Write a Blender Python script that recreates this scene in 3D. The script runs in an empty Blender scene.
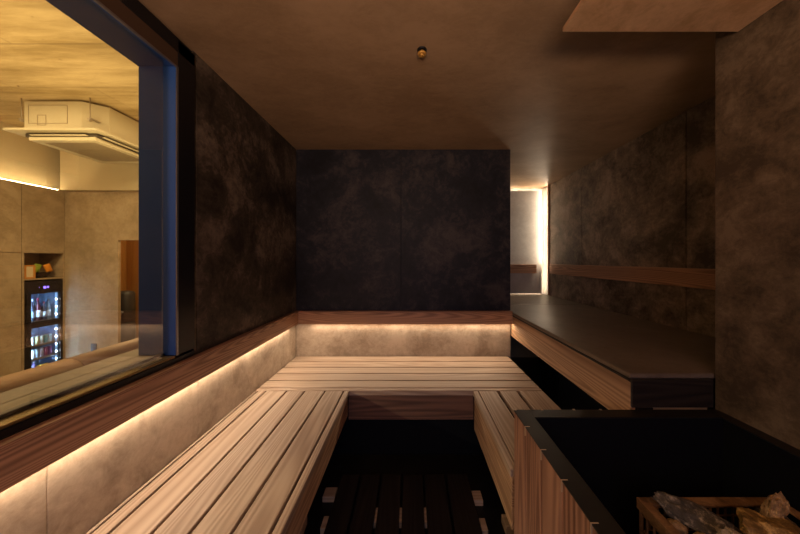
import bpy, bmesh, math, random
from mathutils import Vector, Matrix, noise, Euler

S = bpy.context.scene
C = S.collection
PI = math.pi
random.seed(7)

# ------------------------------------------------------------------ materials
def nm(name):
    m = bpy.data.materials.new(name); m.use_nodes = True
    nt = m.node_tree; nt.nodes.clear()
    out = nt.nodes.new('ShaderNodeOutputMaterial')
    b = nt.nodes.new('ShaderNodeBsdfPrincipled')
    nt.links.new(b.outputs[0], out.inputs[0])
    return m, nt, b, out

def nd(nt, t, **kw):
    n = nt.nodes.new(t)
    for k, v in kw.items(): setattr(n, k, v)
    return n

def math_(nt, op, a, b=None):
    n = nd(nt, 'ShaderNodeMath', operation=op)
    for i, v in enumerate((a, b)):
        if v is None: continue
        if isinstance(v, (int, float)): n.inputs[i].default_value = v
        else: nt.links.new(v, n.inputs[i])
    return n.outputs[0]

def ramp(nt, fac, stops):
    r = nd(nt, 'ShaderNodeValToRGB')
    e = r.color_ramp.elements
    while len(e) < len(stops): e.new(0.5)
    for i, (p, c) in enumerate(stops):
        e[i].position = p
        e[i].color = (*c, 1) if len(c) == 3 else c
    nt.links.new(fac, r.inputs[0])
    return r.outputs[0]

def plain(name, col, rough=0.5, metal=0.0, spec=0.5, bump=0.0, bscale=200, trans=0.0):
    m, nt, b, out = nm(name)
    b.inputs['Base Color'].default_value = (*col, 1)
    b.inputs['Roughness'].default_value = rough
    b.inputs['Metallic'].default_value = metal
    b.inputs['Specular IOR Level'].default_value = spec
    tc = nd(nt, 'ShaderNodeTexCoord')
    n = nd(nt, 'ShaderNodeTexNoise'); n.inputs['Scale'].default_value = bscale; n.inputs['Detail'].default_value = 4
    nt.links.new(tc.outputs['Object'], n.inputs['Vector'])
    v = math_(nt, 'MULTIPLY_ADD', n.outputs['Fac'], 0.16); nt.nodes[-1].inputs[2].default_value = max(0.02, rough - 0.08)
    nt.links.new(v, b.inputs['Roughness'])
    if bump:
        bp = nd(nt, 'ShaderNodeBump'); bp.inputs['Strength'].default_value = bump; bp.inputs['Distance'].default_value = 0.002
        nt.links.new(n.outputs['Fac'], bp.inputs['Height']); nt.links.new(bp.outputs[0], b.inputs['Normal'])
    return m

def emit(name, col, strength):
    m, nt, b, out = nm(name)
    b.inputs['Base Color'].default_value = (*col, 1)
    b.inputs['Emission Color'].default_value = (*col, 1)
    b.inputs['Emission Strength'].default_value = strength
    return m

def wood(name, dark, light, axis='Y', rough=0.5, grain=9.0, spec=0.35, contrast=1.0, vary=0.25, bump=0.25):
    """plain-sawn board: contour lines of a stretched noise, fine fibres, a tone of its own for every board"""
    m, nt, b, out = nm(name)
    tc = nd(nt, 'ShaderNodeTexCoord'); geo = nd(nt, 'ShaderNodeNewGeometry')
    mp = nd(nt, 'ShaderNodeMapping')
    s = {'X': (0.045, 1, 1), 'Y': (1, 0.045, 1), 'Z': (1, 1, 0.045)}[axis]
    mp.inputs['Scale'].default_value = s
    nt.links.new(tc.outputs['Object'], mp.inputs['Vector'])
    comb = nd(nt, 'ShaderNodeCombineXYZ')
    r = geo.outputs['Random Per Island']
    nt.links.new(math_(nt, 'MULTIPLY', r, 37.0), comb.inputs[0])
    nt.links.new(math_(nt, 'MULTIPLY', r, 91.0), comb.inputs[1])
    nt.links.new(math_(nt, 'MULTIPLY', r, 53.0), comb.inputs[2])
    add = nd(nt, 'ShaderNodeVectorMath', operation='ADD')
    nt.links.new(mp.outputs[0], add.inputs[0]); nt.links.new(comb.outputs[0], add.inputs[1])
    n1 = nd(nt, 'ShaderNodeTexNoise'); n1.inputs['Scale'].default_value = 7.5; n1.inputs['Detail'].default_value = 1.5; n1.inputs['Roughness'].default_value = 0.35
    nt.links.new(add.outputs[0], n1.inputs['Vector'])
    rings = math_(nt, 'SINE', math_(nt, 'MULTIPLY', n1.outputs['Fac'], grain * 12))
    rings = math_(nt, 'MULTIPLY_ADD', rings, 0.5); nt.nodes[-1].inputs[2].default_value = 0.5
    n2 = nd(nt, 'ShaderNodeTexNoise'); n2.inputs['Scale'].default_value = 90; n2.inputs['Detail'].default_value = 3
    mp2 = nd(nt, 'ShaderNodeMapping'); mp2.inputs['Scale'].default_value = tuple(0.25 if v < 1 else 1 for v in s)
    nt.links.new(add.outputs[0], mp2.inputs['Vector']); nt.links.new(mp2.outputs[0], n2.inputs['Vector'])
    n3 = nd(nt, 'ShaderNodeTexNoise'); n3.inputs['Scale'].default_value = 7; n3.inputs['Detail'].default_value = 3
    nt.links.new(add.outputs[0], n3.inputs['Vector'])
    a = math_(nt, 'MULTIPLY', rings, 0.42 * contrast)
    a = math_(nt, 'ADD', a, math_(nt, 'MULTIPLY', n2.outputs['Fac'], 0.35 * contrast))
    a = math_(nt, 'ADD', a, math_(nt, 'MULTIPLY', n3.outputs['Fac'], 0.5))
    a = math_(nt, 'ADD', a, math_(nt, 'MULTIPLY', r, vary))
    a = math_(nt, 'SUBTRACT', a, 0.12 + vary * 0.5)
    col = ramp(nt, a, [(0.08, dark), (0.85, light)])
    nt.links.new(col, b.inputs['Base Color'])
    b.inputs['Roughness'].default_value = rough
    b.inputs['Specular IOR Level'].default_value = spec
    bp = nd(nt, 'ShaderNodeBump'); bp.inputs['Strength'].default_value = bump; bp.inputs['Distance'].default_value = 0.0015
    nt.links.new(math_(nt, 'ADD', rings, n2.outputs['Fac']), bp.inputs['Height']); nt.links.new(bp.outputs[0], b.inputs['Normal'])
    return m

def mottled(name, dark, mid, light, scale=3.0, rough=0.7, spec=0.3, bump=0.3, lo=0.41, hi=0.59, stretch=(1, 1, 1)):
    """stone-look tile or trowelled plaster: clouds with finer speckle"""
    m, nt, b, out = nm(name)
    tc = nd(nt, 'ShaderNodeTexCoord')
    mp = nd(nt, 'ShaderNodeMapping'); mp.inputs['Scale'].default_value = stretch
    nt.links.new(tc.outputs['Object'], mp.inputs['Vector'])
    n1 = nd(nt, 'ShaderNodeTexNoise'); n1.inputs['Scale'].default_value = scale; n1.inputs['Detail'].default_value = 8; n1.inputs['Roughness'].default_value = 0.62; n1.inputs['Distortion'].default_value = 0.4
    n2 = nd(nt, 'ShaderNodeTexNoise'); n2.inputs['Scale'].default_value = scale * 14; n2.inputs['Detail'].default_value = 5; n2.inputs['Roughness'].default_value = 0.7
    for n in (n1, n2): nt.links.new(mp.outputs[0], n.inputs['Vector'])
    n3 = nd(nt, 'ShaderNodeTexNoise'); n3.inputs['Scale'].default_value = scale * 4; n3.inputs['Detail'].default_value = 6; n3.inputs['Roughness'].default_value = 0.75; n3.inputs['Distortion'].default_value = 0.8
    nt.links.new(mp.outputs[0], n3.inputs['Vector'])
    a = math_(nt, 'ADD', math_(nt, 'MULTIPLY', n1.outputs['Fac'], 0.55), math_(nt, 'MULTIPLY', n2.outputs['Fac'], 0.15))
    a = math_(nt, 'ADD', a, math_(nt, 'MULTIPLY', n3.outputs['Fac'], 0.30))
    col = ramp(nt, a, [(lo, dark), ((lo + hi) / 2, mid), (hi, light)])
    nt.links.new(col, b.inputs['Base Color'])
    b.inputs['Roughness'].default_value = rough
    b.inputs['Specular IOR Level'].default_value = spec
    bp = nd(nt, 'ShaderNodeBump'); bp.inputs['Strength'].default_value = bump; bp.inputs['Distance'].default_value = 0.002
    nt.links.new(n2.outputs['Fac'], bp.inputs['Height']); nt.links.new(bp.outputs[0], b.inputs['Normal'])
    return m

def glass(name, tint=(1, 1, 1), ior=1.5, gain=1.0):
    m = bpy.data.materials.new(name); m.use_nodes = True
    nt = m.node_tree; nt.nodes.clear()
    out = nt.nodes.new('ShaderNodeOutputMaterial')
    t = nd(nt, 'ShaderNodeBsdfTransparent'); t.inputs[0].default_value = (*tint, 1)
    g = nd(nt, 'ShaderNodeBsdfGlossy'); g.inputs['Roughness'].default_value = 0.0
    f = nd(nt, 'ShaderNodeLayerWeight'); f.inputs[0].default_value = 0.5   # facing = 1 - cos; Schlick's curve from it
    mx = nd(nt, 'ShaderNodeMixShader')
    f0 = ((ior-1)/(ior+1))**2
    fr = math_(nt, 'ADD', math_(nt, 'MULTIPLY', math_(nt, 'POWER', f.outputs['Facing'], 5.0), 1-f0), f0)
    nt.links.new(math_(nt, 'MULTIPLY', fr, gain), mx.inputs[0])
    nt.links.new(t.outputs[0], mx.inputs[1]); nt.links.new(g.outputs[0], mx.inputs[2]); nt.links.new(mx.outputs[0], out.inputs[0])
    return m

M = {}
M['tile'] = mottled('stone_tile_shaded', (0.018, 0.013, 0.010), (0.058, 0.044, 0.032), (0.17, 0.13, 0.098), 3.2, 0.6, 0.35)  # same tile on all walls; upper-wall shade put into this darker tone
M['tile_back'] = mottled('stone_tile_shaded_blue', (0.003, 0.003, 0.006), (0.011, 0.0115, 0.018), (0.058, 0.047, 0.046), 2.3, 0.6, 0.35)  # same tile; shade and blue cast of the back wall put into the colour
M['tile_side'] = mottled('stone_tile_lit_alcove', (0.07, 0.053, 0.038), (0.20, 0.155, 0.115), (0.38, 0.30, 0.23), 3.2, 0.6, 0.35)  # same tile, lighter copy: light in the alcove put into the colour
M['tile_low'] = mottled('stone_tile_lit_low', (0.30, 0.235, 0.175), (0.43, 0.35, 0.27), (0.54, 0.45, 0.355), 3.2, 0.7, 0.25)  # same tile, lightest copy: light below the rails put into the colour
M['plaster'] = mottled('brown_plaster', (0.25, 0.165, 0.097), (0.305, 0.205, 0.123), (0.36, 0.245, 0.152), 2.6, 0.5, 0.3, 0.3, stretch=(0.8, 1.3, 1))
M['column'] = mottled('brown_stone', (0.06, 0.041, 0.024), (0.108, 0.076, 0.046), (0.175, 0.126, 0.079), 6, 0.75, 0.25, 0.35)
M['alcove'] = mottled('alcove_plaster', (0.46, 0.44, 0.41), (0.52, 0.5, 0.465), (0.58, 0.56, 0.52), 3, 0.8, 0.2)
M['floor'] = mottled('black_floor', (0.006, 0.006, 0.007), (0.010, 0.010, 0.011), (0.016, 0.015, 0.015), 6, 0.35, 0.4)
M['bench_y'] = wood('bench_wood_lengthwise', (0.25, 0.17, 0.122), (0.50, 0.388, 0.300), 'Y', 0.55, 12, contrast=0.9, vary=0.2)
M['bench_x'] = wood('bench_wood_crosswise', (0.25, 0.17, 0.122), (0.50, 0.388, 0.300), 'X', 0.55, 12, contrast=0.9, vary=0.2)
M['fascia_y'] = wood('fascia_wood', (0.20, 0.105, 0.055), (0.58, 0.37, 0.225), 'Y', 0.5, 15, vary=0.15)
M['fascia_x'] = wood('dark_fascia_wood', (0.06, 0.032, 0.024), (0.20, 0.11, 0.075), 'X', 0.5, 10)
M['rail_y'] = wood('rail_wood_lengthwise', (0.15, 0.075, 0.045), (0.50, 0.285, 0.175), 'Y', 0.45, 24, contrast=1.2)
M['rail_x'] = wood('rail_wood_crosswise', (0.15, 0.075, 0.045), (0.50, 0.285, 0.175), 'X', 0.45, 20, contrast=1.2)
M['clad'] = wood('cladding_wood', (0.115, 0.050, 0.034), (0.40, 0.215, 0.15), 'Z', 0.5, 10, vary=0.4, contrast=1.0)
M['black_wood'] = wood('black_stained_wood', (0.008, 0.006, 0.006), (0.03, 0.022, 0.018), 'X', 0.5, 9)
M['black_wood_y'] = wood('black_stained_board', (0.006, 0.005, 0.005), (0.020, 0.016, 0.014), 'Y', 0.5, 9)
M['pale_wood'] = wood('pale_wood', (0.36, 0.26, 0.16), (0.60, 0.46, 0.31), 'X', 0.6, 7)
M['ledge_wood'] = wood('ledge_wood', (0.36, 0.20, 0.10), (0.52, 0.32, 0.17), 'Y', 0.5, 5, contrast=0.5)
M['slab'] = mottled('dark_bench_mat', (0.12, 0.09, 0.066), (0.15, 0.115, 0.086), (0.19, 0.148, 0.112), 2.5, 0.42, 0.5, 0.08)
M['steel_blue'] = plain('blue_black_steel', (0.032, 0.095, 0.33), 0.42, 0.0, 0.3)
M['black_metal'] = plain('black_metal', (0.010, 0.010, 0.013), 0.35, 0.3, 0.5)
M['black_matt'] = plain('matt_black_lining', (0.004, 0.005, 0.008), 0.7, 0.0, 0.15)
M['rim'] = plain('charcoal_rim', (0.013, 0.011, 0.010), 0.45, 0.2, 0.4)
M['bead'] = plain('steel_bead', (0.30, 0.30, 0.33), 0.3, 0.8)
M['trim_brown'] = plain('bronze_trim', (0.10, 0.060, 0.040), 0.35, 0.4)
M['sill'] = plain('brass_sill', (0.30, 0.20, 0.09), 0.3, 0.8)
M['screw'] = plain('pale_clip', (0.55, 0.42, 0.28), 0.4, 0.5)
M['rust'] = mottled('rusty_iron', (0.09, 0.045, 0.02), (0.19, 0.10, 0.045), (0.30, 0.17, 0.08), 12, 0.55, 0.4, 0.4)
M['brass'] = plain('brass', (0.75, 0.42, 0.10), 0.35, 0.5)
M['hood'] = mottled('brushed_copper_sheet', (0.60, 0.37, 0.20), (0.75, 0.49, 0.29), (0.85, 0.58, 0.36), 5, 0.3, 0.5, 0.05)
for n in M['hood'].node_tree.nodes:
    if n.type == 'BSDF_PRINCIPLED': n.inputs['Metallic'].default_value = 0.45
M['glass'] = glass('window_glass', (0.96, 0.96, 0.94), 1.5, 3.2)
M['fridge_glass'] = glass('fridge_glass', (0.93, 0.95, 1.0), 1.45, 0.8)
M['lounge_wall'] = mottled('beige_concrete', (0.34, 0.25, 0.15), (0.43, 0.32, 0.20), (0.50, 0.385, 0.25), 2.6, 0.75, 0.2, 0.15)
M['lounge_paint'] = plain('cream_paint', (0.66, 0.55, 0.36), 0.8, 0, 0.2)
M['ac_white'] = plain('ac_white_plastic', (0.58, 0.50, 0.34), 0.5, 0, 0.4)
M['ac_dark'] = plain('vent_dark', (0.05, 0.035, 0.02), 0.6)
M['ac_grille'] = plain('intake_grille', (0.34, 0.26, 0.16), 0.6)
M['concrete'] = mottled('tan_stone_counter', (0.15, 0.112, 0.072), (0.18, 0.137, 0.09), (0.215, 0.165, 0.11), 5, 0.5, 0.3, 0.1)
M['fridge'] = plain('fridge_dark_body', (0.020, 0.014, 0.012), 0.3, 0.2)
M['fridge_in'] = plain('fridge_liner', (0.35, 0.48, 0.65), 0.4)
M['shelf_metal'] = plain('shelf_edge', (0.35, 0.28, 0.20), 0.4, 0.3)
M['orange_wood'] = wood('orange_wood', (0.40, 0.19, 0.04), (0.58, 0.32, 0.09), 'Z', 0.5, 5, contrast=0.5)
M['dark_grey'] = plain('dark_grey_plastic', (0.055, 0.05, 0.048), 0.4)
M['frame_orange'] = plain('orange_frame_wood', (0.62, 0.26, 0.05), 0.5)
M['card'] = plain('cream_card', (0.75, 0.62, 0.40), 0.7)
M['lounge_floor'] = mottled('lounge_floor', (0.12, 0.09, 0.06), (0.16, 0.12, 0.08), (0.2, 0.15, 0.1), 4, 0.6)

# plywood-like lounge ceiling with board marks
def ceiling_mat():
    m, nt, b, out = nm('board_marked_ceiling')
    tc = nd(nt, 'ShaderNodeTexCoord')
    mp = nd(nt, 'ShaderNodeMapping'); mp.inputs['Scale'].default_value = (0.35, 2.5, 1)
    nt.links.new(tc.outputs['Object'], mp.inputs['Vector'])
    n1 = nd(nt, 'ShaderNodeTexNoise'); n1.inputs['Scale'].default_value = 3; n1.inputs['Detail'].default_value = 7; n1.inputs['Roughness'].default_value = 0.65
    nt.links.new(mp.outputs[0], n1.inputs['Vector'])
    n2 = nd(nt, 'ShaderNodeTexNoise'); n2.inputs['Scale'].default_value = 16; n2.inputs['Detail'].default_value = 2
    nt.links.new(tc.outputs['Object'], n2.inputs['Vector'])
    br = nd(nt, 'ShaderNodeTexBrick')
    br.inputs['Scale'].default_value = 1; br.inputs['Mortar Size'].default_value = 0.006; br.inputs['Brick Width'].default_value = 1.8; br.inputs['Row Height'].default_value = 0.6
    br.inputs['Color1'].default_value = (1, 1, 1, 1); br.inputs['Color2'].default_value = (0.88, 0.88, 0.88, 1); br.inputs['Mortar'].default_value = (0.62, 0.6, 0.58, 1)
    nt.links.new(tc.outputs['Object'], br.inputs['Vector'])
    col = ramp(nt, n1.outputs['Fac'], [(0.36, (0.36, 0.25, 0.10)), (0.64, (0.66, 0.50, 0.26))])
    dots = ramp(nt, n2.outputs['Fac'], [(0.22, (0.45, 0.4, 0.35)), (0.28, (1, 1, 1))])
    mx = nd(nt, 'ShaderNodeMix', data_type='RGBA', blend_type='MULTIPLY'); mx.inputs[0].default_value = 1
    nt.links.new(col, mx.inputs[6]); nt.links.new(br.outputs['Color'], mx.inputs[7])
    mx2 = nd(nt, 'ShaderNodeMix', data_type='RGBA', blend_type='MULTIPLY'); mx2.inputs[0].default_value = 1
    nt.links.new(mx.outputs[2], mx2.inputs[6]); nt.links.new(dots, mx2.inputs[7])
    nt.links.new(mx2.outputs[2], b.inputs['Base Color'])
    b.inputs['Roughness'].default_value = 0.75
    return m
M['ply'] = ceiling_mat()

WARM = (1.0, 0.75, 0.505)
M['led'] = emit('warm_led_strip', WARM, 5)
M['led_alcove'] = emit('alcove_led_strip', (1.0, 0.78, 0.55), 28)
M['led_alcove_up'] = emit('alcove_led_strip_upright', (1.0, 0.78, 0.55), 35)
M['led_alcove_dim'] = emit('alcove_led_strip_dim', (1.0, 0.78, 0.55), 12)
M['led_lounge'] = emit('lounge_led_strip', (1.0, 0.78, 0.42), 30)
M['led_fridge_fill'] = emit('fridge_fill_glow', (0.42, 0.70, 1.0), 130)
M['led_tape'] = emit('fridge_led_tape', (0.50, 0.75, 1.0), 0.35)
M['led_bead'] = emit('fridge_led_bead', (0.75, 0.88, 1.0), 60)
M['display'] = emit('violet_display', (0.25, 0.15, 1.0), 3)

# ------------------------------------------------------------------ mesh helpers
def box(bm, x0, x1, y0, y1, z0, z1, bev=0.0, seg=1, rot=None):
    r = bmesh.ops.create_cube(bm, size=1)
    vs = r['verts']
    c = Vector(((x0+x1)/2, (y0+y1)/2, (z0+z1)/2)); d = Vector((abs(x1-x0), abs(y1-y0), abs(z1-z0)))
    for v in vs: v.co = Vector((v.co.x*d.x, v.co.y*d.y, v.co.z*d.z))
    if bev:
        es = list({e for v in vs for e in v.link_edges})
        rb = bmesh.ops.bevel(bm, geom=es, offset=min(bev, min(d)/2.2), segments=seg, affect='EDGES', profile=0.5)
        vs = list({v for v in rb['verts']} | {v for v in vs if v.is_valid})
    if rot:
        R = Euler(rot).to_matrix()
        for v in vs: v.co = R @ v.co
    for v in vs: v.co += c
    return vs

def B(*boxes, bev=0.0, seg=1):
    bm = bmesh.new()
    for b in boxes: box(bm, *b, bev=bev, seg=seg)
    return bm

def lathe(bm, prof, c, seg=20, axis='Z'):
    rings = []
    for r, z in prof:
        ring = []
        for k in range(seg):
            a = 2*PI*k/seg
            p = (r*math.cos(a), r*math.sin(a), z)
            if axis == 'Y': p = (p[0], p[2], p[1])
            if axis == 'X': p = (p[2], p[0], p[1])
            ring.append(bm.verts.new(Vector(p) + Vector(c)))
        rings.append(ring)
    for a, b in zip(rings, rings[1:]):
        for k in range(seg):
            f = bm.faces.new((a[k], a[(k+1) % seg], b[(k+1) % seg], b[k])); f.smooth = True
    bm.faces.new(rings[0][::-1]); bm.faces.new(rings[-1])
    bmesh.ops.recalc_face_normals(bm, faces=bm.faces)

def prism(bm, pts, z0, z1, bev=0):
    lo = [bm.verts.new((x, y, z0)) for x, y in pts]; hi = [bm.verts.new((x, y, z1)) for x, y in pts]
    n = len(pts)
    bm.faces.new(lo[::-1]); bm.faces.new(hi)
    for i in range(n): bm.faces.new((lo[i], lo[(i+1) % n], hi[(i+1) % n], hi[i]))
    bmesh.ops.recalc_face_normals(bm, faces=bm.faces)

WL = {}
def link(name, bm, mat, parent=None, origin=None):
    """ONE mesh object; bm is in world coordinates"""
    if parent is not None: o0 = WL[parent.name]
    elif origin is not None: o0 = Vector(origin)
    else:
        xs = [v.co for v in bm.verts]
        o0 = Vector(((min(v.x for v in xs)+max(v.x for v in xs))/2, (min(v.y for v in xs)+max(v.y for v in xs))/2, min(v.z for v in xs)))
    for v in bm.verts: v.co -= o0
    me = bpy.data.meshes.new(name); bm.to_mesh(me); bm.free()
    me.materials.append(mat)
    o = bpy.data.objects.new(name, me); C.objects.link(o)
    if parent is not None: o.parent = parent
    else: o.location = o0
    WL[o.name] = o0.copy()
    return o

def thing(name, label, cat, loc, group=None):
    o = bpy.data.objects.new(name, None); C.objects.link(o)
    o.location = loc; o.empty_display_size = 0.05
    WL[o.name] = Vector(loc)
    o['label'] = label; o['category'] = cat
    if group: o['group'] = group
    return o

def tag(o, label, cat, group=None):
    o['label'] = label; o['category'] = cat
    if group: o['group'] = group
    return o

def struct(name, bm, mat, origin=(0, 0, 0)):
    o = link(name, bm, mat, None, origin); o['kind'] = 'structure'
    return o

# ------------------------------------------------------------------ key sizes (metres)
XL, XC, XR = -0.958, 1.15, 1.70      # left wall, right pier, alcove wall
YB, YA, YF = 2.217, 3.33, -1.30      # back wall, alcove end, wall behind
ZC, ZB = 2.171, 0.45                 # ceiling, lower bench top
Z_UP = 0.817                         # upper bench top
LZ0, LZ1 = -0.75, 3.20               # lounge floor and ceiling
LX, LY = -5.60, 4.305                # lounge cabinet fronts, lounge end wall

# ------------------------------------------------------------------ sauna shell
struct('floor', B((-1.11, 1.85, YF-0.1, 3.5, -0.10, 0.0)), M['floor'])
struct('ceiling', B((-1.11, 1.85, YF-0.1, 3.5, ZC, ZC+0.12)), M['plaster'])
G = 0.003  # open joints between tiles
# left wall: tiles below the rail, beside the window, above it
bm = bmesh.new()
for a, b in ((YF, 0.20), (0.20, 0.70), (0.70, 1.196), (1.196, YB)):
    box(bm, XL-0.012, XL, a+G/2, b-G/2, 0.0, 0.73, bev=0.0008)
box(bm, XL-0.0118, XL-0.0015, YF, YB, 0.0, 0.729)
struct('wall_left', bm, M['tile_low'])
bm = bmesh.new()
box(bm, -1.108, XL-0.012, YF, 3.38, 0.0, 0.822)
box(bm, -1.108, XL-0.012, 1.17, 3.38, 0.822, ZC)
box(bm, -1.108, XL-0.012, YF, -0.95, 0.822, ZC)
box(bm, -1.108, XL-0.012, -0.95, 1.17, 2.152, ZC)
box(bm, XL-0.012, XL, 1.172, 1.186, 0.73, ZC)
box(bm, XL-0.012, XL, 1.189, YB, 0.73, ZC, bev=0.0008)
box(bm, XL-0.012, XL, YF, -0.952, 0.73, ZC)
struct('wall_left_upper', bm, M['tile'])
# back wall
bm = bmesh.new()
for a, b in ((XL, -0.083), (-0.083, 0.83)):
    box(bm, a+G/2, b-G/2, YB, YB+0.012, 0.0, 0.73, bev=0.0008)
box(bm, XL, 0.83, YB+0.0015, YB+0.0118, 0.0, 0.729)
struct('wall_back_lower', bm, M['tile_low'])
bm = bmesh.new()
box(bm, XL, 0.83, YB+0.012, YB+0.10, 0.0, ZC)
for a, b in ((XL, -0.083), (-0.083, 0.83)):
    box(bm, a+G/2, b-G/2, YB, YB+0.012, 0.73, ZC, bev=0.0008)
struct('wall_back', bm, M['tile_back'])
# right pier, alcove walls
struct('wall_right', B((XC, 1.85, YF, 1.005, 0.0, ZC)), M['column'])
bm = bmesh.new()
box(bm, XR+0.012, 1.85, 1.005, 3.49, 0.0, ZC)
for a, b in ((1.006, 1.644), (1.644, 2.65), (2.65, 3.28)):
    box(bm, XR, XR+0.012, a+G, b-G, 0.0, ZC, bev=0.0008)
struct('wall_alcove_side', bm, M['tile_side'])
struct('wall_alcove_end', B((XR, XR+0.012, 3.28, YA+0.09, 0.0, ZC)), M['alcove'])  # end of the side wall made pale to bounce strip light out
struct('wall_alcove_back', B((-0.3, 1.72, YA+0.09, YA+0.16, 0.0, ZC)), M['alcove'])
struct('wall_alcove_panel', B((-0.3, 1.637, YA, YA+0.02, Z_UP+0.016, 2.118), bev=0.001), M['alcove'])
struct('wall_alcove_left', B((-0.4, -0.3, YB+0.10, YA+0.16, 0.0, ZC)), M['tile'])
struct('wall_front', B((-1.11, 1.15, YF-0.1, YF, 0.0, ZC)), M['tile'])

# window in the left wall
fr = struct('window_1', B((-1.108, XL+0.003, 1.08, 1.169, 0.862, 2.150), bev=0.002), M['steel_blue'], origin=(-1.0, 0.1, 0.86))
def wpart(name, bm, mat): return link(name, bm, mat, fr)
wpart('window_face', B((XL-0.002, XL+0.0055, 1.089, 1.172, 0.862, 2.150), bev=0.001), M['black_metal'])
wpart('window_face', B((XL-0.02, XL+0.0055, -0.95, 1.172, 2.100, 2.158), bev=0.001), M['black_metal'])
wpart('window_head', B((-1.108, XL, -0.95, 1.08, 2.036, 2.150), bev=0.002), M['steel_blue'])
wpart('window_head_trim', B((XL, XL+0.004, -0.95, 1.088, 2.040, 2.100)), M['trim_brown'])
wpart('window_jamb', B((-1.108, XL+0.003, -0.95, -0.86, 0.862, 2.036)), M['steel_blue'])
wpart('window_corner_bead', B((XL-0.004, XL+0.0065, 1.081, 1.0885, 0.862, 2.036)), M['bead'])
wpart('window_corner_bead', B((XL-0.002, XL+0.0065, -0.86, 1.0885, 2.034, 2.040)), M['bead'])
wpart('window_sill_face', B((XL-0.03, XL+0.0055, -0.95, 1.172, 0.833, 0.853), bev=0.002), M['black_metal'])
wpart('window_sill', B((-1.006, XL+0.002, -0.95, 1.08, 0.853, 0.861), bev=0.002), M['sill'])
wpart('outer_sill', B((-1.105, -1.0065, -0.95, 1.08, 0.845, 0.861), bev=0.001), M['concrete'])
wpart('glazing_bead', B((-1.022, -1.000, -0.86, 1.08, 0.861, 0.872), bev=0.002), M['black_metal'])
wpart('window_glass', B((-0.975, -0.969, -0.86, 1.040, 0.8612, 2.0355)), M['glass'])

# ------------------------------------------------------------------ backrest rails with hidden light strips
ZR0, ZR1 = 0.724, 0.830
t = thing('backrest_rail', 'long reddish-brown wooden backrest rail under the window on the left wall', 'backrest', (XL, 0.5, ZR0))
link('board', B((-0.937, -0.925, -1.25, YB-0.006, ZR0, ZR1-0.012), (-0.957, -0.925, -1.25, YB-0.006, ZR1-0.012, ZR1), bev=0.0015), M['rail_y'], t)
link('light_strip', B((-0.951, -0.939, -1.2, 2.08, ZR0+0.004, ZR0+0.010)), M['led'], t)
t = thing('backrest_rail', 'short reddish-brown wooden backrest rail on the dark back wall', 'backrest', (0, YB, ZR0))
link('board', B((-0.923, 0.831, 2.176, 2.188, ZR0, ZR1-0.012), (-0.923, 0.831, 2.176, 2.2155, ZR1-0.012, ZR1), bev=0.0015), M['rail_x'], t)
link('light_strip', B((-0.82, 0.822, 2.190, 2.202, ZR0+0.004, ZR0+0.010)), M['led'], t)
t = thing('backrest_rail', 'reddish-brown wooden backrest rail along the right alcove wall above the upper bench', 'backrest', (XR, 2.1, 1.085))
link('board', B((1.672, 1.698, 1.01, 3.22, 1.085, 1.200), bev=0.002), M['rail_y'], t)
t = thing('backrest_rail', 'small dark backrest rail on the glowing end wall of the alcove', 'backrest', (1.2, YA, 1.085))
link('board', B((0.2, 1.56, 3.302, 3.328, 1.085, 1.195), bev=0.002), M['rail_x'], t)

# vertical light fin in the alcove corner
t = thing('light_fin', 'narrow upright wooden trim beside the bright gap in the alcove corner', 'trim', (1.69, 3.27, Z_UP+0.002))
link('fin_board', B((1.682, 1.699, 3.262, 3.276, Z_UP+0.002, ZC-0.002), bev=0.001), M['rail_y'], t)
t = thing('light_strip', 'hidden light strip glowing around the pale end panel of the alcove', 'light', (1.6, YA+0.03, Z_UP+0.02))
link('upright_strip', B((1.618, 1.630, YA+0.021, YA+0.030, Z_UP+0.03, 2.10)), M['led_alcove_up'], t)
link('top_strip', B((-0.28, 1.60, YA+0.021, YA+0.030, 2.098, 2.108)), M['led_alcove'], t)
link('lower_strip', B((-0.28, 1.60, YA+0.021, YA+0.030, Z_UP+0.020, Z_UP+0.028)), M['led_alcove_dim'], t)

# ------------------------------------------------------------------ lower benches
HB = ZB - 0.026
YFB = 1.63
# left bench
t = thing('sauna_bench', 'long lower slatted bench running along the left wall under the window', 'bench', (-0.67, 0.4, 0.0))
xs = [-0.955, -0.940, -0.886, -0.760, -0.649, -0.526, -0.412]
bm = bmesh.new()
for i in range(len(xs)-1):
    g = 0.004 if i == 0 else 0.010
    box(bm, xs[i]+g/2, xs[i+1]-g/2, -1.28, YFB-0.004, HB, ZB, bev=0.003, seg=2)
link('slatted_seat', bm, M['bench_y'], t)
link('nosing', B((-0.408, -0.380, -1.28, YFB-0.004, HB-0.005, ZB), bev=0.003, seg=2), M['bench_y'], t)
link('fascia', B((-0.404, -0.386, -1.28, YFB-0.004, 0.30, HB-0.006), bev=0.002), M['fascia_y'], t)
for y in (-0.9, -0.2, 0.5, 1.15): link('bearer', B((-0.950, -0.406, y, y+0.04, HB-0.05, HB-0.0005), bev=0.002), M['black_wood'], t)
link('kick_panel', B((-0.66, -0.64, -1.28, 1.70, 0.0, HB-0.052)), M['black_matt'], t)
link('foot', B((-0.555, -0.49, 1.19, 1.26, 0.0, 0.055), bev=0.003), M['pale_wood'], t)
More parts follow.
